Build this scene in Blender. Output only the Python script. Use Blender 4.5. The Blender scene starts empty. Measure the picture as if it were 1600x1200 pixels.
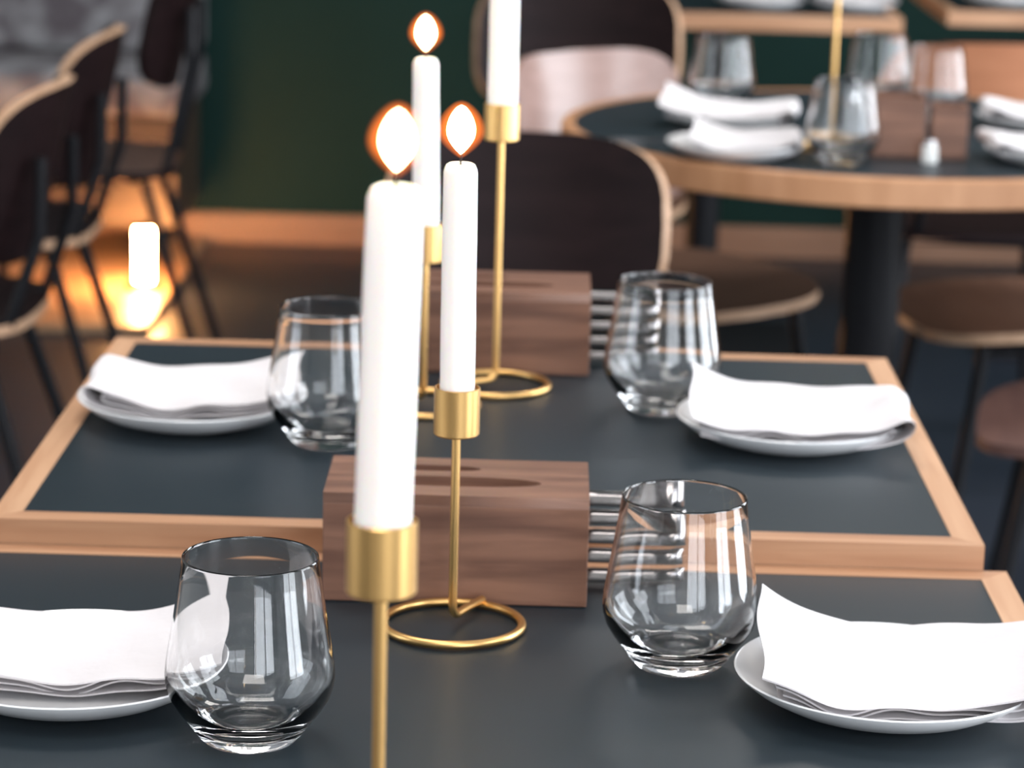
import bpy, bmesh, math, random
from mathutils import Vector, Matrix
random.seed(7)
C = bpy.context.scene.collection
scene = bpy.context.scene
R = math.radians
PI = math.pi

# ---------------------------------------------------------------- camera
cam_d = bpy.data.cameras.new('camera')
cam_d.sensor_fit = 'HORIZONTAL'; cam_d.sensor_width = 36.0
cam_d.lens = 36.0 * 4400 / 1600
cam_d.clip_start = .05; cam_d.clip_end = 60
cam_d.dof.use_dof = True
cam_d.dof.focus_distance = 1.58
cam_d.dof.aperture_fstop = 9.5
cam = bpy.data.objects.new('camera', cam_d); C.objects.link(cam)
yaw, pitch, roll = .00735, .23118, .02601
cy_, sy_, cp_, sp_ = math.cos(yaw), math.sin(yaw), math.cos(pitch), math.sin(pitch)
fw = Vector((-sy_*cp_, cy_*cp_, -sp_)); rt = Vector((cy_, sy_, 0)); up = rt.cross(fw)
r2 = rt*math.cos(roll) + up*math.sin(roll); u2 = -rt*math.sin(roll) + up*math.cos(roll)
M = Matrix((r2, u2, -fw)).transposed().to_4x4()
M.translation = Vector((.02943, -1.90011, 1.30459))
cam.matrix_world = M
scene.camera = cam

# ---------------------------------------------------------------- exposure, world, lights
scene.view_settings.view_transform = 'Standard'
scene.view_settings.look = 'None'
scene.view_settings.gamma = 1
scene.view_settings.exposure = 0.0
scene.view_settings.use_curve_mapping = False
w = bpy.data.worlds.new('world'); scene.world = w; w.use_nodes = True
w.node_tree.nodes['Background'].inputs[0].default_value = (.62, .78, 1, 1)
w.node_tree.nodes['Background'].inputs[1].default_value = 1.2

def area(name, loc, rot, sx, sy, power, col):
    l = bpy.data.lights.new(name, 'AREA'); l.shape = 'RECTANGLE'; l.size = sx; l.size_y = sy
    l.energy = power; l.color = col
    o = bpy.data.objects.new(name, l); o.location = loc; o.rotation_euler = rot; C.objects.link(o)
    return o
WIN_R = [(-1.35, 1.3), (.65, 1.3), (2.65, 1.3)]       # centre y, width, in the right wall
for yc, wd in WIN_R:
    area('daylight_right', (2.72, yc, 1.53), (0, R(90), 0), 2.35, wd, 120, (.9, .95, 1))
area('daylight_front', (1.3, -3.22, 1.6), (R(-90), 0, R(180)), 1.7, 1.9, 62, (.92, .96, 1))
area('fill_left', (-3.12, -.7, 1.5), (0, R(-90), 0), 1.8, 1.4, 34, (.88, .94, 1))  # fill light added on the unseen left side to brighten the tumblers
for x, y in ((-.5, .7), (.9, 2.6), (-.2, -1.6)):
    area('overhead_fill', (x, y, 2.93), (0, 0, 0), 1.0, .8, 30, (1, .95, .9))  # overhead fill without fixtures, added to brighten the glass rims

# ---------------------------------------------------------------- materials
def mat(name, col=(.5,.5,.5), rough=.5, metal=0, **kw):
    m = bpy.data.materials.new(name); m.use_nodes = True
    b = m.node_tree.nodes['Principled BSDF']
    b.inputs['Base Color'].default_value = (*col, 1)
    b.inputs['Roughness'].default_value = rough
    b.inputs['Metallic'].default_value = metal
    for k, v in kw.items():
        b.inputs[k.replace('_', ' ')].default_value = v
    return m
def matte(m, v):
    m.node_tree.nodes['Principled BSDF'].inputs['Specular IOR Level'].default_value = v
def nd(m, t): return m.node_tree.nodes.new(t)
def lk(m, a, b): m.node_tree.links.new(a, b)
def wood(name, c1, c2, axis=0, scale=9, stretch=14, rough=.45, bump=.15):
    m = mat(name, c1, rough); b = m.node_tree.nodes['Principled BSDF']
    tc = nd(m, 'ShaderNodeTexCoord'); mp = nd(m, 'ShaderNodeMapping')
    s = [scale*stretch]*3; s[axis] = scale; mp.inputs['Scale'].default_value = s
    no = nd(m, 'ShaderNodeTexNoise'); no.inputs['Scale'].default_value = 1; no.inputs['Detail'].default_value = 5
    no.inputs['Distortion'].default_value = .6
    cr = nd(m, 'ShaderNodeValToRGB'); cr.color_ramp.elements[0].position = .32; cr.color_ramp.elements[1].position = .68
    cr.color_ramp.elements[0].color = (*c1, 1); cr.color_ramp.elements[1].color = (*c2, 1)
    lk(m, tc.outputs['Object'], mp.inputs[0]); lk(m, mp.outputs[0], no.inputs['Vector'])
    lk(m, no.outputs['Fac'], cr.inputs[0]); lk(m, cr.outputs[0], b.inputs['Base Color'])
    bp = nd(m, 'ShaderNodeBump'); bp.inputs['Strength'].default_value = bump; bp.inputs['Distance'].default_value = .001
    lk(m, no.outputs['Fac'], bp.inputs['Height']); lk(m, bp.outputs[0], b.inputs['Normal'])
    return m
def noisy(name, c1, c2, scale=6, rough=.6, detail=4, lo=.35, hi=.65, bump=0, **kw):
    m = mat(name, c1, rough, **kw); b = m.node_tree.nodes['Principled BSDF']
    tc = nd(m, 'ShaderNodeTexCoord'); no = nd(m, 'ShaderNodeTexNoise')
    no.inputs['Scale'].default_value = scale; no.inputs['Detail'].default_value = detail
    cr = nd(m, 'ShaderNodeValToRGB'); cr.color_ramp.elements[0].position = lo; cr.color_ramp.elements[1].position = hi
    cr.color_ramp.elements[0].color = (*c1, 1); cr.color_ramp.elements[1].color = (*c2, 1)
    lk(m, tc.outputs['Object'], no.inputs['Vector']); lk(m, no.outputs['Fac'], cr.inputs[0])
    lk(m, cr.outputs[0], b.inputs['Base Color'])
    if bump:
        bp = nd(m, 'ShaderNodeBump'); bp.inputs['Strength'].default_value = bump; bp.inputs['Distance'].default_value = .002
        lk(m, no.outputs['Fac'], bp.inputs['Height']); lk(m, bp.outputs[0], b.inputs['Normal'])
    return m
def emit(name, col, s):
    m = bpy.data.materials.new(name); m.use_nodes = True; nt = m.node_tree; nt.nodes.clear()
    e = nt.nodes.new('ShaderNodeEmission'); e.inputs[0].default_value = (*col, 1); e.inputs[1].default_value = s
    o = nt.nodes.new('ShaderNodeOutputMaterial'); nt.links.new(e.outputs[0], o.inputs[0])
    return m

LAMINATE = noisy('dark laminate', (.010, .018, .024), (.014, .023, .030), 3, .42, 3)
OAK_X = wood('oak along x', (.36, .175, .092), (.50, .28, .16), 0, 5, 14)
OAK_Y = wood('oak along y', (.46, .245, .135), (.58, .345, .205), 1, 5, 14)
WALNUT = wood('walnut', (.115, .052, .034), (.235, .115, .074), 0, 8, 10, .42)
WALNUT_DARK = wood('dark walnut', (.09, .042, .027), (.15, .072, .045), 0, 8, 10, .5)
BRASS = mat('brushed brass', (.82, .50, .19), .33, 1)
WAX = mat('white wax', (.93, .88, .84), .45, Subsurface_Weight=.55, Subsurface_Radius=(.022, .009, .004), Subsurface_Scale=.8)
WICK = mat('charred wick', (.02, .012, .01), .9)
CERAMIC = mat('white glazed ceramic', (.86, .86, .87), .18)
STEEL = mat('polished steel', (.33, .31, .31), .14, 1)
BLACK = mat('black powder coated steel', (.012, .012, .014), .45)
CHAIRWOOD = wood('shaded plywood', (.008, .0035, .004), (.013, .006, .0065), 0, 4, 10, .5, .05)  # darker copy of the chair plywood, shade put into its colour
EDGE = wood('pale plywood edge', (.42, .25, .15), (.58, .37, .24), 0, 6, 6, .5)
SEATWOOD = wood('brown plywood seat', (.085, .045, .03), (.12, .066, .045), 0, 4, 10, .4, .05)
PINKWOOD = wood('lit walnut veneer', (.26, .16, .135), (.34, .215, .185), 0, 4, 12, .28, .05)  # paler copy of the chair wood, brighter light put into its colour
TANWOOD = wood('lit orange brown veneer', (.42, .17, .085), (.52, .22, .115), 0, 4, 10, .4, .05)  # another lit copy of the chair wood, light included in the colour
GREEN = noisy('dark green paint', (.006, .024, .020), (.008, .030, .026), 2, .6)
FLOORM = noisy('dark blue grey floor', (.014, .018, .028), (.022, .027, .038), 1.6, .38)
PLASTER = mat('pale plaster', (.55, .55, .53), .9)
CEILM = mat('grey ceiling', (.35, .35, .36), .9)
REDSEAT = wood('reddish brown veneer', (.085, .040, .034), (.12, .06, .048), 0, 4, 10, .5, .05)
PLATF = wood('pale floor boards', (.34, .19, .10), (.46, .27, .15), 0, 3, 8)
SKIRT = wood('brown wood skirting', (.26, .14, .085), (.34, .19, .12), 0, 3, 8)
UPHOL = noisy('mottled grey upholstery', (.10, .085, .095), (.30, .30, .31), 9, .9, 3, .38, .62)
BENCHW = wood('brown bench wood', (.045, .028, .018), (.07, .045, .03), 0, 3, 8, .6)
GLASS = mat('clear glass', (1, 1, 1), 0, Transmission_Weight=1, IOR=1.47)
FRAME = mat('black window frame', (.02, .02, .022), .5)
SALT = mat('white porcelain', (.8, .8, .78), .3)
for _m in (CHAIRWOOD, SEATWOOD, GREEN, BLACK): matte(_m, .12)
matte(LAMINATE, .36)
# linen
LINEN = mat('white linen', (.64, .605, .615), .85, Sheen_Weight=.2)
_b = LINEN.node_tree.nodes['Principled BSDF']
_tc = nd(LINEN, 'ShaderNodeTexCoord'); _n = nd(LINEN, 'ShaderNodeTexNoise'); _n.inputs['Scale'].default_value = 45; _n.inputs['Detail'].default_value = 3
_bp = nd(LINEN, 'ShaderNodeBump'); _bp.inputs['Strength'].default_value = .6; _bp.inputs['Distance'].default_value = .002
lk(LINEN, _tc.outputs['Object'], _n.inputs['Vector']); lk(LINEN, _n.outputs['Fac'], _bp.inputs['Height']); lk(LINEN, _bp.outputs[0], _b.inputs['Normal'])
# window pane: a thin sheet, mostly clear with a little reflection
PANE = bpy.data.materials.new('window pane'); PANE.use_nodes = True
_nt = PANE.node_tree; _nt.nodes.clear()
_t = _nt.nodes.new('ShaderNodeBsdfTransparent'); _g = _nt.nodes.new('ShaderNodeBsdfGlossy'); _g.inputs['Roughness'].default_value = .02
_m = _nt.nodes.new('ShaderNodeMixShader'); _m.inputs[0].default_value = .06; _o = _nt.nodes.new('ShaderNodeOutputMaterial')
_nt.links.new(_t.outputs[0], _m.inputs[1]); _nt.links.new(_g.outputs[0], _m.inputs[2]); _nt.links.new(_m.outputs[0], _o.inputs[0])
# flame: white hot body, orange shell for its rim, widened to imitate a halo glow
FLAME = emit('flame body', (1, .80, .42), 14)
RIM_HALO = bpy.data.materials.new('flame rim halo'); RIM_HALO.use_nodes = True
_nt = RIM_HALO.node_tree; _nt.nodes.clear()
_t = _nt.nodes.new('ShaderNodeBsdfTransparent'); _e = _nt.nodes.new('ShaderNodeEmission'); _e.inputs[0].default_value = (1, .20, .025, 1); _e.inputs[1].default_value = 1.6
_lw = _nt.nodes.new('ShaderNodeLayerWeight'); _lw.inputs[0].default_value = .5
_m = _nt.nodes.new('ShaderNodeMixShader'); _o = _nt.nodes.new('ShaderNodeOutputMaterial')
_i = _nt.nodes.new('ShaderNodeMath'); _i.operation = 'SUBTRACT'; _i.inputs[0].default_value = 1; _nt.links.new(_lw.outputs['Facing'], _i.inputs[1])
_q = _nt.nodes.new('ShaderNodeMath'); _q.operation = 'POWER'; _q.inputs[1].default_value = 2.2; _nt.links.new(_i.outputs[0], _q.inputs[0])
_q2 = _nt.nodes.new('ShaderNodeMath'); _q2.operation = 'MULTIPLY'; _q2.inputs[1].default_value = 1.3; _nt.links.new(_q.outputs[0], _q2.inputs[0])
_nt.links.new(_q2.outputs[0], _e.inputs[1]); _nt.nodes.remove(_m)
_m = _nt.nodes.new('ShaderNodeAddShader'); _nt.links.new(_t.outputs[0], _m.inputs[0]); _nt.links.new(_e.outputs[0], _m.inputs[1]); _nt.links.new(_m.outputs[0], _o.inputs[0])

# ---------------------------------------------------------------- mesh helpers
def obj(name, bm, m, parent=None, smooth=False, auto=None):
    me = bpy.data.meshes.new(name)
    bmesh.ops.recalc_face_normals(bm, faces=bm.faces)
    bm.to_mesh(me); bm.free()
    for mm in (m if isinstance(m, (list, tuple)) else [m]): me.materials.append(mm)
    if smooth:
        me.polygons.foreach_set('use_smooth', [True]*len(me.polygons))
        if auto: me.set_sharp_from_angle(angle=R(auto))
    o = bpy.data.objects.new(name, me); C.objects.link(o); o.parent = parent
    return o
def box(bm, x0, x1, y0, y1, z0, z1, bev=0):
    t = bmesh.ops.create_cube(bm, size=1)
    for v in t['verts']:
        v.co = Vector(((x0+x1)/2 + v.co.x*(x1-x0), (y0+y1)/2 + v.co.y*(y1-y0), (z0+z1)/2 + v.co.z*(z1-z0)))
    if bev:
        es = list({e for v in t['verts'] for e in v.link_edges})
        bmesh.ops.bevel(bm, geom=es, offset=bev, segments=2, affect='EDGES', profile=.5)
    return bm
def lathe(bm, prof, n=48, closed=False, mod=None, cx=0, cy=0):
    rings = []
    for (r, z) in prof:
        if r < 1e-6: rings.append([bm.verts.new((cx, cy, z))])
        else:
            ring = []
            for i in range(n):
                a = 2*PI*i/n; rr = r*(mod(a, r, z) if mod else 1)
                ring.append(bm.verts.new((cx+rr*math.cos(a), cy+rr*math.sin(a), z)))
            rings.append(ring)
    pairs = list(zip(rings, rings[1:]))
    if closed: pairs.append((rings[-1], rings[0]))
    for a, b in pairs:
        for i in range(n):
            j = (i+1) % n
            if len(a) == 1 and len(b) == 1: continue
            if len(a) == 1: bm.faces.new((a[0], b[i], b[j]))
            elif len(b) == 1: bm.faces.new((a[i], a[j], b[0]))
            else: bm.faces.new((a[i], a[j], b[j], b[i]))
    return bm
def tube(bm, pts, r, n=12, closed=False):
    pts = [Vector(p) for p in pts]; N = len(pts); rings = []
    ref = Vector((0, 0, 1))
    prev = None
    for i, p in enumerate(pts):
        if closed: t = pts[(i+1) % N] - pts[i-1]
        else: t = pts[min(i+1, N-1)] - pts[max(i-1, 0)]
        t.normalize()
        if prev is None:
            a = t.cross(ref)
            if a.length < .1: a = t.cross(Vector((1, 0, 0)))
        else: a = prev - t*prev.dot(t)
        a.normalize(); b = t.cross(a); prev = a
        rr = r[i] if isinstance(r, (list, tuple)) else r
        rings.append([bm.verts.new(p + a*rr*math.cos(2*PI*k/n) + b*rr*math.sin(2*PI*k/n)) for k in range(n)])
    prs = list(zip(rings, rings[1:])) + ([(rings[-1], rings[0])] if closed else [])
    for a, b in prs:
        for k in range(n):
            bm.faces.new((a[k], a[(k+1) % n], b[(k+1) % n], b[k]))
    if not closed:
        bm.faces.new(rings[0]); bm.faces.new(rings[-1][::-1])
    return bm
def prism(bm, poly, z0, z1):
    a = [bm.verts.new((x, y, z0)) for x, y in poly]; b = [bm.verts.new((x, y, z1)) for x, y in poly]
    bm.faces.new(a[::-1]); bm.faces.new(b)
    n = len(poly)
    for i in range(n): bm.faces.new((a[i], a[(i+1) % n], b[(i+1) % n], b[i]))
    return bm
def thing(name, label, cat, loc=(0,0,0), rz=0, group=None):
    o = bpy.data.objects.new(name, None); C.objects.link(o); o.empty_display_size = .05
    o.location = loc; o.rotation_euler = (0, 0, rz); o['label'] = label; o['category'] = cat
    if group: o['group'] = group
    return o
def tag(o, label, cat, group=None):
    o['label'] = label; o['category'] = cat
    if group: o['group'] = group
    return o
def struct(name, bm, m, parent=None):
    o = obj(name, bm, m, parent)
    if parent is None: o['kind'] = 'structure'
    return o
def dup(root, loc, rz, label, group=None):
    r = root.copy(); C.objects.link(r); r.location = loc; r.rotation_euler = (0, 0, rz); r['label'] = label
    if group: r['group'] = group
    for ch in list(root.children):
        c = ch.copy(); C.objects.link(c); c.parent = r
        for g in ch.children:
            d = g.copy(); C.objects.link(d); d.parent = c
    return r

# ---------------------------------------------------------------- the room
XL, XR, YF, YB, ZC = -3.0, 2.6, -3.1, 5.13, 3.0
struct('floor', box(bmesh.new(), XL-.2, XR+.2, YF-.2, YB+.2, -.1, 0), FLOORM)
struct('ceiling', box(bmesh.new(), XL-.2, XR+.2, YF-.2, YB+.2, ZC, ZC+.1), CEILM)
struct('wall_back', box(bmesh.new(), XL-.2, XR+.2, YB, YB+.15, 0, ZC), GREEN)
bm = bmesh.new()
box(bm, XL-.1, XL, YF, YB, 0, .6); box(bm, XL-.1, XL, YF, YB, 2.4, ZC); box(bm, XL-.1, XL, YF, -1.4, .6, 2.4); box(bm, XL-.1, XL, 0, YB, .6, 2.4)
struct('wall_left', bm, PLASTER)
bm = bmesh.new()
for b_ in ((-1.4, -1.35, .6, 2.4), (-.05, 0, .6, 2.4), (-1.35, -.05, .6, .65), (-1.35, -.05, 2.35, 2.4), (-.72, -.68, .65, 2.35)):
    box(bm, XL-.09, XL, *b_)
wo = struct('window_5', bm, FRAME)  # window added in the unseen wall to carry the left fill light
for s0, s1 in ((-1.35, -.72), (-.68, -.05)): obj('pane', box(bmesh.new(), XL-.05, XL-.045, s0, s1, .65, 2.35), PANE, wo)
struct('baseboard_back', box(bmesh.new(), XL, XR, YB-.02, YB, 0, .078, .004), SKIRT)
struct('trim_1', box(bmesh.new(), XL, -.80, 4.0, YB-.02, 0, .02, .003), PLATF)
bm = bmesh.new()
box(bm, XR, XR+.1, YF, YB, 0, .35); box(bm, XR, XR+.1, YF, YB, 2.7, ZC)
ys = [YF] + [v for yc, wd in WIN_R for v in (yc-wd/2, yc+wd/2)] + [YB]
for i in range(0, len(ys), 2): box(bm, XR, XR+.1, ys[i], ys[i+1], .35, 2.7)
struct('wall_right', bm, PLASTER)
bm = bmesh.new()
box(bm, XL, XR, YF-.1, YF, 0, .6); box(bm, XL, XR, YF-.1, YF, 2.6, ZC)
box(bm, XL, .4, YF-.1, YF, .6, 2.6); box(bm, 2.2, XR, YF-.1, YF, .6, 2.6)
struct('wall_front', bm, PLASTER)
for n, (yc, wd) in enumerate(WIN_R):
    bm = bmesh.new(); f = .05; a, b = yc-wd/2, yc+wd/2
    box(bm, XR, XR+.09, a, a+f, .35, 2.7); box(bm, XR, XR+.09, b-f, b, .35, 2.7)
    box(bm, XR, XR+.09, a+f, b-f, .35, .35+f); box(bm, XR, XR+.09, a+f, b-f, 2.7-f, 2.7)
    box(bm, XR+.02, XR+.07, yc-.02, yc+.02, .35+f, 2.7-f)
    wo = struct('window_%d' % (n+1), bm, FRAME)
    for s in (a+f, yc+.02):
        obj('pane', box(bmesh.new(), XR+.042, XR+.047, s, s+(wd/2-f-.02), .35+f, 2.7-f), PANE, wo)
bm = bmesh.new()
for bx in ((.4, .45, .6, 2.6), (2.15, 2.2, .6, 2.6), (.45, 2.15, .6, .65), (.45, 2.15, 2.55, 2.6), (1.28, 1.32, .65, 2.55)):
    box(bm, bx[0], bx[1], YF-.09, YF, bx[2], bx[3])
wo = struct('window_4', bm, FRAME)
for s0, s1 in ((.45, 1.28), (1.32, 2.15)): obj('pane', box(bmesh.new(), s0, s1, YF-.05, YF-.045, .65, 2.55), PANE, wo)

# ---------------------------------------------------------------- tables
def square_table(label, x0, x1, y0, y1, zt, thick=.022, b=.0205):
    cx, cyy = (x0+x1)/2, (y0+y1)/2
    t = thing('dining_table', label, 'table', (cx, cyy, 0))
    hx, hy = (x1-x0)/2, (y1-y0)/2; z0, z1 = zt-thick, zt
    obj('inlay_panel', box(bmesh.new(), -hx+b, hx-b, -hy+b, hy-b, z0, z1-.0006), LAMINATE, t)
    g = .0002
    def strip(poly, m): obj('edge_strip', prism(bmesh.new(), poly, z0, z1), m, t)
    strip([(-hx+g, -hy), (hx-g, -hy), (hx-b-g, -hy+b), (-hx+b+g, -hy+b)], OAK_X)
    strip([(hx-g, hy), (-hx+g, hy), (-hx+b+g, hy-b), (hx-b-g, hy-b)], OAK_X)
    strip([(-hx, hy-g), (-hx, -hy+g), (-hx+b, -hy+b+g), (-hx+b, hy-b-g)], OAK_Y)
    strip([(hx, -hy+g), (hx, hy-g), (hx-b, hy-b-g), (hx-b, -hy+b+g)], OAK_Y)
    obj('support_plate', box(bmesh.new(), -.16, .16, -.16, .16, z0-.01, z0), BLACK, t)
    obj('column', lathe(bmesh.new(), [(0, .02), (.035, .02), (.035, z0-.01), (0, z0-.01)], 24), BLACK, t, True, 40)
    obj('base_plate', box(bmesh.new(), -.21, .21, -.21, .21, 0, .02, .004), BLACK, t)
    return t
ZA, ZB = .732, .75
square_table('near dark-topped oak-edged table with two place settings, in front of the other', -.395, .366, -.92, 0, ZA, .022)
square_table('middle dark-topped oak-edged table standing slightly higher behind the near one', -.35, .35, 0.0006, .6, ZB, .018)
square_table('distant square dark-topped table with pale wood edge by the green wall', .02, .745, 3.71, 4.35, ZB, .032)
square_table('distant table with brown wood edge at the upper right corner of the photo', .86, 1.56, 3.9, 4.5, ZB, .03)
def round_table(cx, cyy, r):
    t = thing('round_table', 'round dark-topped table with thick wood rim and black column', 'table', (cx, cyy, 0))
    zt = ZB
    obj('inlay_panel', lathe(bmesh.new(), [(0, zt-.034), (r-.02, zt-.034), (r-.02, zt-.0008), (0, zt-.0008)], 96), LAMINATE, t, True, 40)
    obj('edge_band', lathe(bmesh.new(), [(r-.0198, zt-.038), (r-.002, zt-.038), (r, zt-.036), (r, zt-.002), (r-.002, zt), (r-.0198, zt)], 96, True), EDGEBAND, t, True, 40)
    obj('column', lathe(bmesh.new(), [(0, .02), (.042, .02), (.042, zt-.044), (0, zt-.044)], 24), BLACK, t, True, 40)
    obj('support_plate', box(bmesh.new(), -.17, .17, -.17, .17, zt-.044, zt-.034), BLACK, t)
    obj('base_plate', lathe(bmesh.new(), [(0, 0), (.24, 0), (.24, .012), (.06, .02), (0, .02)], 48), BLACK, t, True, 40)
EDGEBAND = wood('oak edge band', (.40, .19, .09), (.52, .27, .14), 2, 5, 5)
RC = (.515, 2.1)
round_table(*RC, .455)

# ---------------------------------------------------------------- chairs
def shell(bm, a, b, n, th, warp, segs=40, rings=7):
    """superellipse sheet a x b, thickness th, bent by warp(u,v)->(point, normal)"""
    fr, bk = [], []
    for side, store in ((.5, fr), (-.5, bk)):
        p, nn = warp(0, 0); store.append([bm.verts.new(p + nn*th*side)])
        for k in range(1, rings+1):
            q = k/rings; ring = []
            for i in range(segs):
                t = 2*PI*i/segs; c, s = math.cos(t), math.sin(t)
                u = q*a*math.copysign(abs(c)**(2/n), c); v = q*b*math.copysign(abs(s)**(2/n), s)
                p, nn = warp(u, v); ring.append(bm.verts.new(p + nn*th*side))
            store.append(ring)
    for st in (fr, bk):
        for i in range(segs): bm.faces.new((st[0][0], st[1][i], st[1][(i+1) % segs]))
        for k in range(1, rings):
            for i in range(segs): bm.faces.new((st[k][i], st[k][(i+1) % segs], st[k+1][(i+1) % segs], st[k+1][i]))
    for i in range(segs):
        f = bm.faces.new((fr[-1][i], fr[-1][(i+1) % segs], bk[-1][(i+1) % segs], bk[-1][i])); f.material_index = 1
    return bm
def chair(label, x, y, rz, face=None, seat=None, zt=.79, edge=None, group=None, hb=.125, wb_=.205, n=3.4, sedge=None):
    face = face or CHAIRWOOD; seat = seat or SEATWOOD; edge = edge or EDGE
    t = thing('dining_chair', label, 'chair', (x, y, 0), rz, group)
    def ws(u, v): return Vector((u, v+.02, .45 + .02*(u/.2)**2*.4 - .012*max(0, v/.2)**2*1.0)), Vector((0, 0, 1))
    obj('seat', shell(bmesh.new(), .205, .205, 3.6, .014, ws), [seat, sedge or edge], t, True, 45)
    zc = zt-hb
    def wb(u, v):
        ph = u/.34; nrm = Vector((-math.sin(ph), math.cos(ph)*.97, .2)).normalized()
        return Vector((.34*math.sin(ph), -.20 + .34*(1-math.cos(ph))*1.0 - v*.22, zc+v)), nrm
    obj('backrest', shell(bmesh.new(), wb_, hb, n, .017, wb), [face, edge], t, True, 45)
    for sx in (-1, 1):
        obj('front_leg', tube(bmesh.new(), [(sx*.15, .15, .435), (sx*.19, .22, .01), (sx*.19, .22, 0)], .010, 10), BLACK, t, True, 60)
        obj('rear_leg', tube(bmesh.new(), [(sx*.13, -.13, .435), (sx*.19, -.26, .01), (sx*.19, -.26, 0)], .010, 10), BLACK, t, True, 60)
        zb = zc+.03
        obj('back_post', tube(bmesh.new(), [(sx*.12, -.10, .436), (sx*.12, -.17, .46), (sx*.115, -.213, zc-.08), (sx*.11, -.215, zb)], .009, 10), BLACK, t, True, 60)
    obj('seat_frame', tube(bmesh.new(), [(-.15, .15, .43), (.15, .15, .43), (.13, -.13, .43), (-.13, -.13, .43)], .009, 10, True), BLACK, t, True, 60)
    return t
chair('dark brown chair with pale rounded edge facing the tables, behind the candles', .016, 1.45, R(180), zt=.795, hb=.108, wb_=.187)
chair('pale pinkish brown chair back seen between tall candle and napkins', .224, 2.47, R(-141.5), face=PINKWOOD, edge=PINKWOOD, zt=.79, wb_=.185, n=5, sedge=EDGE)
chair('dark chair with pale edge cut off by the top of the photo', .098, 3.28, R(180), zt=.835)
chair('chair with orange brown back at the right, behind the round table', .80, 3.12, R(4), face=TANWOOD, edge=CHAIRWOOD, seat=CHAIRWOOD, zt=.795)
chair('chair whose brown seat shows right of the black column of the round table', .81, 2.30, R(100), zt=.79)
chair('chair with reddish seat at the right frame edge, nearest on that side', .825, 1.59, R(80), seat=REDSEAT, edge=REDSEAT, zt=.79)
g3 = None
chair('nearest of the left chairs, its tan back edge at the left frame edge', -.875, 2.10, R(88), seat=CHAIRWOOD, zt=.79)
chair('second of the left chairs, between the nearest one and the tallest-looking one', -.90, 2.78, R(90), seat=CHAIRWOOD, zt=.79)
chair('rearmost of the left chairs, its dark back rising out of the photo', -.85, 3.50, R(92), zt=.86, edge=CHAIRWOOD)

# ---------------------------------------------------------------- banquette and floor lantern at the far left
t = thing('banquette', 'mottled grey upholstered bench along the green wall at upper left', 'bench', (-1.85, 4.86, .02))
obj('base', box(bmesh.new(), -1.03, 1.03, -.22, .23, .10, .36, .005), BENCHW, t)
obj('seat_cushion', box(bmesh.new(), -1.05, 1.05, -.24, .24, .36, .47, .025), UPHOL, t, True, 60)
obj('back_cushion', box(bmesh.new(), -1.05, 1.05, .10, .24, .47, 1.0, .03), UPHOL, t, True, 60)
for sx in (-.95, 0, .95):
    for sy in (-.17, .17): obj('leg', lathe(bmesh.new(), [(0, 0), (.02, 0), (.025, .10), (0, .10)], 16, cx=sx, cy=sy), BLACK, t, True, 40)
LANT = emit('lantern glow', (1, .45, .15), 330)
t = thing('floor_lantern', 'small glowing cylinder lamp on the floor behind the left chairs', 'lamp', (-.865, 4.42, .02))
obj('base', lathe(bmesh.new(), [(0, 0), (.04, 0), (.04, .015), (0, .015)], 32), BLACK, t, True, 40)
obj('glowing_shade', lathe(bmesh.new(), [(0, .015), (.02, .015), (.02, .14), (0, .14)], 32), LANT, t, True, 40)
obj('cap', lathe(bmesh.new(), [(0, .14), (.023, .14), (.023, .148), (0, .148)], 32), BLACK, t, True, 40)
def lamp(name, loc, e, col, rad, parent=None):
    l = bpy.data.lights.new(name, 'POINT'); l.energy = e; l.color = col; l.shadow_soft_size = rad
    o = bpy.data.objects.new(name, l); C.objects.link(o); o.location = loc; o.parent = parent; return o

# ---------------------------------------------------------------- candles and brass holders
def holder(label, x, y, zt, ztop, ang, sgn=1):
    """wire ring, radial foot wire bent up into the stem, open brass cup; ztop = underside of the cup above the table"""
    t = thing('candle_holder', label, 'candle holder', (x, y, zt), 0, None)
    rr, wr = .0452, .0028
    tube_r = bmesh.new(); tube(tube_r, [(rr*math.cos(2*PI*i/64), rr*math.sin(2*PI*i/64), wr) for i in range(64)], wr, 12, True)
    obj('base_ring', tube_r, BRASS, t, True)
    bm = bmesh.new(); c, s = math.cos(ang), math.sin(ang)
    pts = [(rr*c, rr*s, wr*2.2), (.02*c, .02*s, wr*2.2+.001)]
    for k in range(7):
        a = PI/2*k/6; q = .008
        pts.append((c*q*(1-math.sin(a)), s*q*(1-math.sin(a)), wr*2.2+.001+q*(1-math.cos(a))))
    pts.append((0, 0, ztop))
    obj('stem', tube(bm, pts, wr, 12), BRASS, t, True, 60)
    R0, R1, H = .0147, .0135, .031
    obj('candle_cup', lathe(bmesh.new(), [(0, ztop), (R0-.001, ztop), (R0, ztop+.001), (R0, ztop+H-.0004), (R0-.0004, ztop+H), (R1, ztop+H), (R1, ztop+.002), (0, ztop+.002)], 48), BRASS, t, True, 40)
    return t
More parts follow.
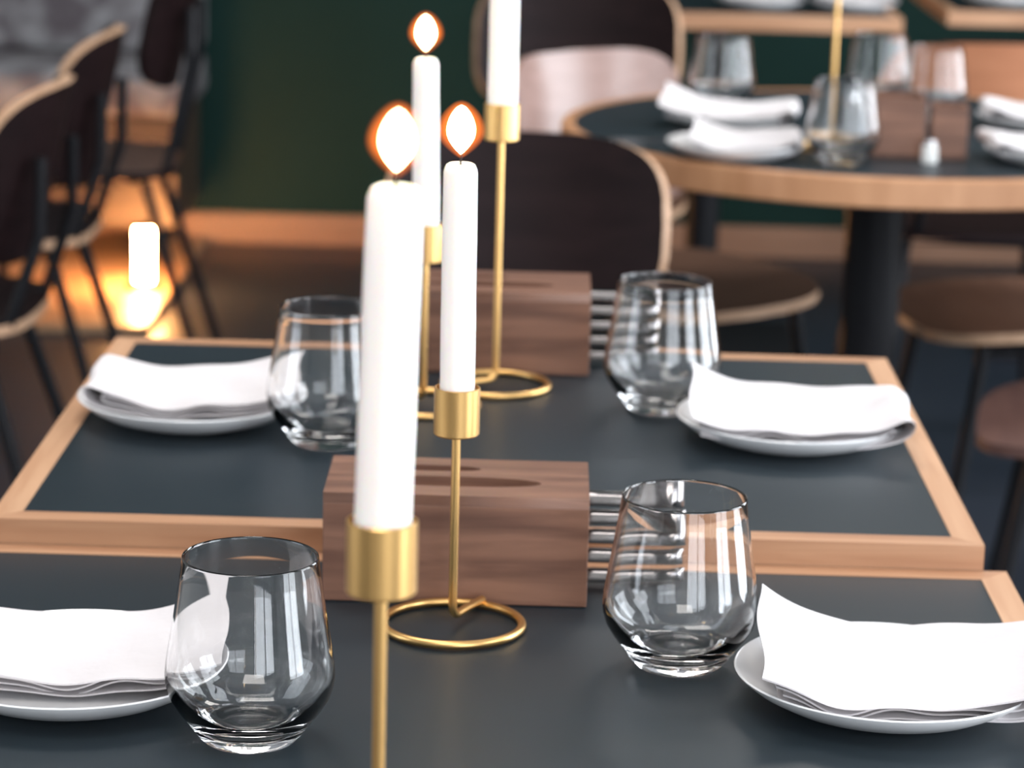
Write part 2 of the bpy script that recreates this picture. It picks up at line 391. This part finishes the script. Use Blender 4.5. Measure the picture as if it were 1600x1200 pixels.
def candle(label, x, y, z0, h, r=.0112, tilt=(0, 0), fl=1.0, shape=0):
    t = thing('candle', label, 'candle', (x, y, z0)); t.rotation_euler = (tilt[0], tilt[1], 0)
    prof = [(0, 0), (r*.99, 0)]
    for k in range(1, 9):
        q = k/9; prof.append((r*(1.02-.035*q + .010*math.sin(q*17+shape)), h*q*.94))
    prof += [(r*.97, h*.965), (r*.93, h-.004), (r*.82, h-.0012), (r*.66, h-.0002), (r*.52, h-.0016), (0, h-.0028)]
    obj('wax_body', lathe(bmesh.new(), prof, 40, mod=lambda a, rr, z: 1+.006*math.sin(3*a+z*40)), WAX, t, True, 70)
    obj('wick', tube(bmesh.new(), [(0, 0, h-.003), (0, 0, h+.002), (.0006, 0, h+.0055), (.0016, 0, h+.008)], .0007, 8), WICK, t, True)
    if fl:
        fh = .0255*fl; fr = .0074*fl; z1 = h+.0052
        def pr(s, e):
            P = [(0, z1-e)]
            for k in range(1, 20):
                q = k/20; P.append((fr*s*(math.sin(PI*q**.95)**(.95 if q < .48 else .62)), z1-e+(fh+2.2*e)*q))
            return P + [(0, z1+fh+1.2*e)]
        f = obj('flame', lathe(bmesh.new(), pr(1, 0), 24), FLAME, t, True)
        obj('flame_rim_halo', lathe(bmesh.new(), pr(1.75, .0028), 24), RIM_HALO, f, True)
        lamp('flame_light', (0, 0, z1+fh*.5), 1.3*fl, (1, .50, .18), .006, t)
    return t
H1 = (-.0305, -.79); H2 = (-.018, -.160); H3 = (-.0605, .365); H4 = (-.002, .442)
holder('tall brass candle holder nearest the camera, its cup large in the foreground', *H1, ZA, .2215, R(20))
holder('short brass wire-ring candle holder in front of the near wooden box', *H2, ZA, .1290, R(66))
holder('short brass candle holder mostly hidden behind the two near candles', *H3, ZB, .1230, R(120))
holder('tall brass candle holder in front of the far wooden box', *H4, ZB, .2130, R(212))
candle('thickest-looking white candle, lit and leaning, nearest the camera', H1[0]-.0004, H1[1], ZA+.2240, .1675, .0117, (0, R(1.3)), 1.0)
candle('lit white candle in the short holder in front of the near wooden box', H2[0], H2[1], ZA+.1312, .1725, .0110, (0, R(-.3)), 1.22, 1)
candle('slim lit white candle rising highest between the two near candles', H3[0], H3[1], ZB+.1252, .1640, .0108, (0, R(-1.0)), 1.15, 2)
candle('white candle cut off by the top of the photo, in the tall far holder', H4[0], H4[1], ZB+.2152, .165, .0124, (0, 0), 1.1, 3)

# ---------------------------------------------------------------- tumblers
def tumbler_mesh():
    out = [(0, .0006), (.018, .0004), (.0245, 0), (.0268, .0012), (.0300, .0050), (.0358, .0125), (.0418, .0205), (.0463, .0280), (.0483, .0350), (.0487, .041), (.0480, .048), (.0464, .058), (.0444, .070), (.0422, .084), (.0403, .097), (.0388, .1085)]
    inn = [(.0387, .1096), (.0382, .1099), (.0377, .1094), (.0375, .1084), (.0389, .097), (.0408, .084), (.0430, .070), (.0450, .058), (.0466, .048), (.0472, .041), (.0465, .0360), (.0440, .0300), (.0392, .0228), (.0325, .0160), (.0250, .0118), (.0155, .0098), (.007, .0104), (0, .0112)]
    def mod(a, r, z):
        if z < .0015 or z > .034: return 1
        return 1 + .016*abs(math.cos(5*a))*(1-z/.034)
    bm = bmesh.new(); lathe(bm, out+inn, 80, mod=mod)
    return bm
gl = thing('tumbler', 'clear tumbler at the lower left, in front of the near left plate', 'glass', (-.127, -.375, ZA))
obj('bowl', tumbler_mesh(), GLASS, gl, True, 60)
_gm = gl.children[0]
tag(_gm, gl['label'], 'glass'); _gm.parent = None; _gm.location = gl.location; _gm.name = 'tumbler_tmp'
bpy.data.objects.remove(gl); _gm.name = 'tumbler'
def glass(x, y, z, label):
    o = _gm.copy(); C.objects.link(o); o.location = (x, y, z); o['label'] = label; o.rotation_euler = (0, 0, random.random()*6); return o
glass(.1255, -.222, ZA, 'clear tumbler right of the near wooden box, over the cutlery ends')
glass(-.129, .236, ZB, 'clear tumbler beside the far left plate, half hidden by the big candle')
glass(.137, .378, ZB, 'clear tumbler between the far wooden box and the far right plate')
glass(.427, 1.770, ZB, 'blurred tumbler in the middle of the round table, beside the brass rod')
glass(.298, 2.27, ZB, 'blurred tumbler behind the rear napkin on the round table')
glass(.603, 2.20, ZB, 'blurred tumbler on the round table in front of the orange brown chair')
glass(.540, 2.36, ZB, 'dim blurred tumbler at the back of the round table, over the wooden blocks')

# ---------------------------------------------------------------- plates
pl_bm = bmesh.new()
_p = [(0, .0), (.052, 0), (.056, .0012), (.070, .0055), (.083, .0125), (.0905, .0185), (.0918, .0203), (.0912, .0212), (.0895, .0205), (.081, .0145), (.068, .0078), (.054, .0042), (0, .0036)]
lathe(pl_bm, _p, 72)
plate0 = obj('plate', pl_bm, CERAMIC, None, True, 60)
def plate(x, y, z, label, first=[True]):
    o = plate0 if first[0] else plate0.copy()
    if not first[0]: C.objects.link(o)
    first[0] = False
    o.location = (x, y, z); tag(o, label, 'plate'); return o
P1 = (.248, -.281); P2 = (-.240, -.300); P3 = (-.244, .302); P4 = (.237, .288)
plate(*P1, ZA, 'white plate at the lower right, under the largest napkin')
plate(*P2, ZA, 'white plate at the lower left, cut by the frame edge')
plate(*P3, ZB, 'white plate on the left of the middle table')
plate(*P4, ZB, 'white plate on the right of the middle table')

# ---------------------------------------------------------------- napkins
def napkin_bm(L, D, seed, peak=.018, fine=1.0, hi=.019):
    """cloth folded into a long packet: an outer layer that turns over at the +x end, folded layers inside it"""
    rnd = random.Random(seed); ph = [rnd.random()*6.28 for _ in range(8)]
    bm = bmesh.new(); NY = 18; th = .0011
    def base(x):                      # what the packet lies on: the dished plate, then free ends tipping up
        q = abs(x)/(L/2); return .0060 + .0085*q**2.4
    def sheet(path, wav, y0=-D/2, y1=D/2):
        n = len(path); g = []
        for side in (0, 1):
            rows = []
            for i, (x, lift) in enumerate(path):
                row = []
                for j in range(NY+1):
                    v = j/NY; y = y0+(y1-y0)*v; fr = 1-v          # fr = 1 at the camera side
                    q = x/(L/2)
                    pill = 1 - .42*fr**1.7*(1-max(0, q)**2) - .10*v**3
                    sh = .84+.16*min(1, lift/.015); y *= sh
                    z = base(x) + lift*pill
                    up_ = max(0, -q)**2.2
                    if lift > .004: z += peak*up_*(.35+.65*v)*(lift/.022) + .003*v*(lift/.022)
                    z += wav*fr**1.6*(math.sin(x*62+ph[0]+2*v)+.6*math.sin(x*118+ph[1]))*fine
                    z += .0012*math.sin(x*40+y*55+ph[2])*(lift/.02) + .0008*math.sin(x*95-y*70+ph[3])*(lift/.02)
                    z += side*th
                    xx = x*(1 if x > 0 else .90+.10*min(1, lift/.015)) + .002*math.sin(y*60+ph[4]) ; yy = y + .003*math.sin(x*38+ph[5])
                    row.append(bm.verts.new((xx, yy, z)))
                rows.append(row)
            g.append(rows)
        A, B = g
        for i in range(n-1):
            for j in range(NY):
                bm.faces.new((A[i][j], A[i+1][j], A[i+1][j+1], A[i][j+1])); bm.faces.new((B[i][j], B[i][j+1], B[i+1][j+1], B[i+1][j]))
            for j in (0, NY): bm.faces.new((A[i][j], B[i][j], B[i+1][j], A[i+1][j]))
        for i in (0, n-1):
            for j in range(NY): bm.faces.new((A[i][j], A[i][j+1], B[i][j+1], B[i][j]))
    def loop(x0, xr, lo, hi, wav, y0=-D/2, y1=D/2):
        r = (hi-lo)/2; P = [(x0+(xr-r-x0)*k/34, lo) for k in range(35)]
        P += [(xr-r+r*1.25*math.sin(PI*k/10), lo+r-r*math.cos(PI*k/10)) for k in range(1, 10)]
        P += [(xr-r-(xr-r-x0)*k/34, hi) for k in range(35)]
        sheet(P, wav, y0, y1)
    loop(-L/2, L/2, .0005, hi, .0010)
    loop(-L/2+.006, L/2-.012, .0045, .0120, .0030, -D/2+.006, D/2-.006)
    return bm
def napkin(x, y, z, rz, label, L=.172, D=.126, seed=1, mirror=False, **kw):
    bm = napkin_bm(L, D, seed, **kw)
    if mirror:
        for v in bm.verts: v.co.x = -v.co.x
    o = obj('napkin', bm, LINEN, None, True, 50)
    o.location = (x, y, z); o.rotation_euler = (0, 0, rz); tag(o, label, 'napkin'); return o
PZ = .0022
napkin(P1[0]+.010, P1[1]-.003, ZA+PZ, R(-3), 'large folded white napkin at the lower right, left corner raised', L=.174, D=.130, hi=.019, seed=3, peak=.017)
napkin(P2[0]+.003, P2[1]+.014, ZA+PZ, R(6), 'folded white napkin at the lower left, seen partly through a tumbler', L=.170, D=.108, hi=.017, seed=5, mirror=True, peak=.009)
napkin(P3[0]+.001, P3[1]+.015, ZB+PZ, R(2), 'folded white napkin on the left of the middle table', L=.166, D=.108, seed=9, mirror=True, peak=.006)
napkin(P4[0]+.004, P4[1]-.010, ZB+PZ, R(-2), 'folded white napkin on the right of the middle table, rolled right end', L=.170, D=.120, hi=.022, seed=12, peak=.012)

# ---------------------------------------------------------------- wooden cutlery boxes
def panel_with_slots(hx, hy, th, slots, m, parent, z):
    cu = bpy.data.curves.new('tmp', 'CURVE'); cu.dimensions = '2D'; cu.fill_mode = 'BOTH'; cu.extrude = th/2
    def spl(pts):
        s = cu.splines.new('POLY'); s.points.add(len(pts)-1)
        for p, q in zip(s.points, pts): p.co = (q[0], q[1], 0, 1)
        s.use_cyclic_u = True
    spl([(-hx, -hy), (hx, -hy), (hx, hy), (-hx, hy)])
    for (x0, x1, yc, hw) in slots:
        xc, a = (x0+x1)/2, (x1-x0)/2
        spl([(xc+a*math.copysign(abs(math.cos(t))**.8, math.cos(t)), yc+hw*math.sin(t)) for t in [2*PI*i/48 for i in range(48)]])
    tmp = bpy.data.objects.new('tmp', cu); C.objects.link(tmp)
    dg = bpy.context.evaluated_depsgraph_get(); me = bpy.data.meshes.new_from_object(tmp.evaluated_get(dg))
    bpy.data.objects.remove(tmp)
    me.materials.clear(); me.materials.append(m); me.name = 'top_panel'
    o = bpy.data.objects.new('top_panel', me); C.objects.link(o); o.parent = parent; o.location = (0, 0, z)
    return o
FORKM = None
def cutlery_box(label, x, y, z, L, Dp, H, group, levels, reach, flabels):
    t = thing('cutlery_box', label, 'box', (x, y, z))
    hx, hy, th = L/2, Dp/2, .007
    obj('front_panel', box(bmesh.new(), -hx, hx, -hy, -hy+th, 0, H-th, .0006), WALNUT, t)
    obj('back_panel', box(bmesh.new(), -hx, hx, hy-th, hy, 0, H-th, .0006), WALNUT, t)
    obj('end_panel', box(bmesh.new(), -hx, -hx+th, -hy+th, hy-th, 0, H-th, .0006), WALNUT, t)
    obj('bottom_panel', box(bmesh.new(), -hx+th, hx, -hy+th, hy-th, 0, .003), WALNUT_DARK, t)
    panel_with_slots(hx, hy, th, [(-.062, .056, -.012, .0125), (-.062, .015, .0215, .0075)], WALNUT, t, H-th/2)
    for i, lz in enumerate(levels):
        if lz > .006: obj('shelf', box(bmesh.new(), -hx+th, hx-.004, -hy+th, hy-th, lz-.0036, lz-.0002), WALNUT_DARK, t)
    for i, lz in enumerate(levels):
        f = obj('fork', fork_bm(), STEEL, None, True, 50)
        f.location = (x+reach+(.0006*((i*7) % 5)-.001), y+.0, z+lz); tag(f, flabels[i], 'cutlery')
        f['group'] = group
def fork_bm():
    """fork lying flat with the rounded handle end at +x (origin there), tines at -x inside the box"""
    bm = bmesh.new(); N = 26; rows = []
    for i in range(N+1):
        q = i/N; x = -.001-.125*q
        e = math.exp(-(q/.05)**2)
        hw = max(.0008, .0062*math.sqrt(max(.0, 1-(1-min(1, q/.05))**2)))*(1-.35*min(1, q/.8)) if q < .8 else .004 + (q-.8)/.2*.008
        th = (.0090 + .0026*e)*(1 if q < .5 else 1-.8*(q-.5)/.5); zc = th/2
        P = [(-hw, -.34), (-hw, .34), (-hw*.7, .5), (hw*.7, .5), (hw, .36), (hw, -.34), (hw*.6, -.5), (-hw*.6, -.5)]
        rows.append([bm.verts.new((x, a, zc+b*th)) for a, b in P])
    for a, b in zip(rows, rows[1:]):
        for k in range(8): bm.faces.new((a[k], a[(k+1) % 8], b[(k+1) % 8], b[k]))
    bm.faces.new(rows[0]); bm.faces.new(rows[-1][::-1])
    for k in range(4):
        yy = -.0105+.007*k; box(bm, -.150, -.124, yy-.0013, yy+.0013, .0004, .0024)
    return bm
ORD = ['uppermost', 'second from the top', 'middle', 'second from the bottom', 'lowest']
cutlery_box('walnut cutlery box with oval slots on the near table', -.0185, -.062, ZA, .176, .096, .0745, 'cutlery in the near box', [.0575, .0445, .0310, .0175, .0035], .155, ['%s steel cutlery handle sticking out of the near walnut box' % o for o in ORD])
cutlery_box('walnut cutlery box on the middle table, behind the tall brass rod', -.0095, .5425, ZB, .176, .096, .0725, 'cutlery in the far box', [.0575, .0445, .0310, .0175, .0035], .150, ['%s steel cutlery handle sticking out of the far walnut box' % o for o in ORD])

# ---------------------------------------------------------------- on the round table and the far tables
plate(.290, 1.805, ZB, 'white plate at the front left of the round table')
plate(.300, 2.095, ZB, 'white plate at the back left of the round table')
plate(.715, 1.83, ZB, 'white plate at the right frame edge, front one on the round table')
plate(.752, 2.15, ZB, 'white plate at the right frame edge, rear one on the round table')
plate(.47, 3.86, ZB, 'white plate on the far square table, left one at the top of the photo')
plate(.66, 3.86, ZB, 'white plate on the far square table, right one at the top of the photo')
plate(1.0, 4.04, ZB, 'white plate on the table in the upper right corner')
napkin(.303, 1.805, ZB+PZ, R(-4), 'napkin on the front left plate of the round table, peaked middle', seed=21, L=.140, peak=.014, hi=.018)
napkin(.300, 2.10, ZB+PZ, R(-8), 'napkin with raised left end on the rear left plate of the round table', seed=22, L=.19, peak=.018)
napkin(.715, 1.84, ZB+PZ, R(5), 'napkin at the right frame edge on the front plate of the round table', seed=23, mirror=True)
napkin(.760, 2.16, ZB+PZ, R(0), 'napkin at the right frame edge on the rear plate of the round table', seed=24, mirror=True)
napkin(.47, 3.87, ZB+PZ, R(0), 'napkin on the left plate of the far square table', seed=25)
napkin(.66, 3.87, ZB+PZ, R(0), 'napkin on the right plate of the far square table', seed=26)
napkin(1.0, 4.05, ZB+PZ, R(0), 'napkin on the table in the upper right corner', seed=27)
f = obj('knife', prism(bmesh.new(), [(-.10, -.006), (-.02, -.004), (.0, -.007), (.09, -.008), (.105, 0), (.09, .006), (0, .006), (-.02, .004), (-.10, .006), (-.105, 0)], 0, .003), STEEL)
f.location = (.190, 1.93, ZB); f.rotation_euler = (0, 0, R(5)); f.scale = (.70, .8, 1); tag(f, 'steel knife left of the front left napkin on the round table', 'cutlery')
holder('tall brass candle holder on the round table, its rod rising out of the photo', .425, 1.90, ZB, .232, R(200))
candle('white candle in the brass holder on the round table, above the frame', .425, 1.90, ZB+.2342, .165, .0112, (0, 0), 1.0, 4)
def block(name, label, x, y, sx, sy, h, cat, slot):
    t = thing(name, label, cat, (x, y, ZB), R(-4)); hx, hy, th = sx/2, sy/2, .006
    for a in ((-hx, hx, -hy, -hy+th), (-hx, hx, hy-th, hy), (-hx, -hx+th, -hy+th, hy-th), (hx-th, hx, -hy+th, hy-th)):
        obj('side_panel', box(bmesh.new(), *a, .004, h, .0005), WALNUT, t)
    obj('bottom_panel', box(bmesh.new(), -hx, hx, -hy, hy, 0, .004), WALNUT_DARK, t)
    obj('divider', box(bmesh.new(), -.003, .003, -hy+th, hy-th, .004, h-.008), WALNUT_DARK, t)
block('wooden_caddy', 'wider brown wooden block on the round table, left of the narrow one', .511, 1.875, .070, .08, .080, 'box', 1)
block('wooden_caddy', 'narrow brown wooden block on the round table, nearer the right edge', .578, 1.865, .048, .06, .070, 'box', 1)
t = thing('salt_cellar', 'tiny white salt shaker between the two wooden blocks on the round table', 'salt shaker', (.546, 1.80, ZB))
obj('body', lathe(bmesh.new(), [(0, 0), (.0105, 0), (.0115, .003), (.010, .024), (0, .024)], 24), SALT, t, True, 40)
obj('cap', lathe(bmesh.new(), [(0, .024), (.0098, .024), (.0085, .031), (0, .034)], 24), STEEL, t, True, 40)
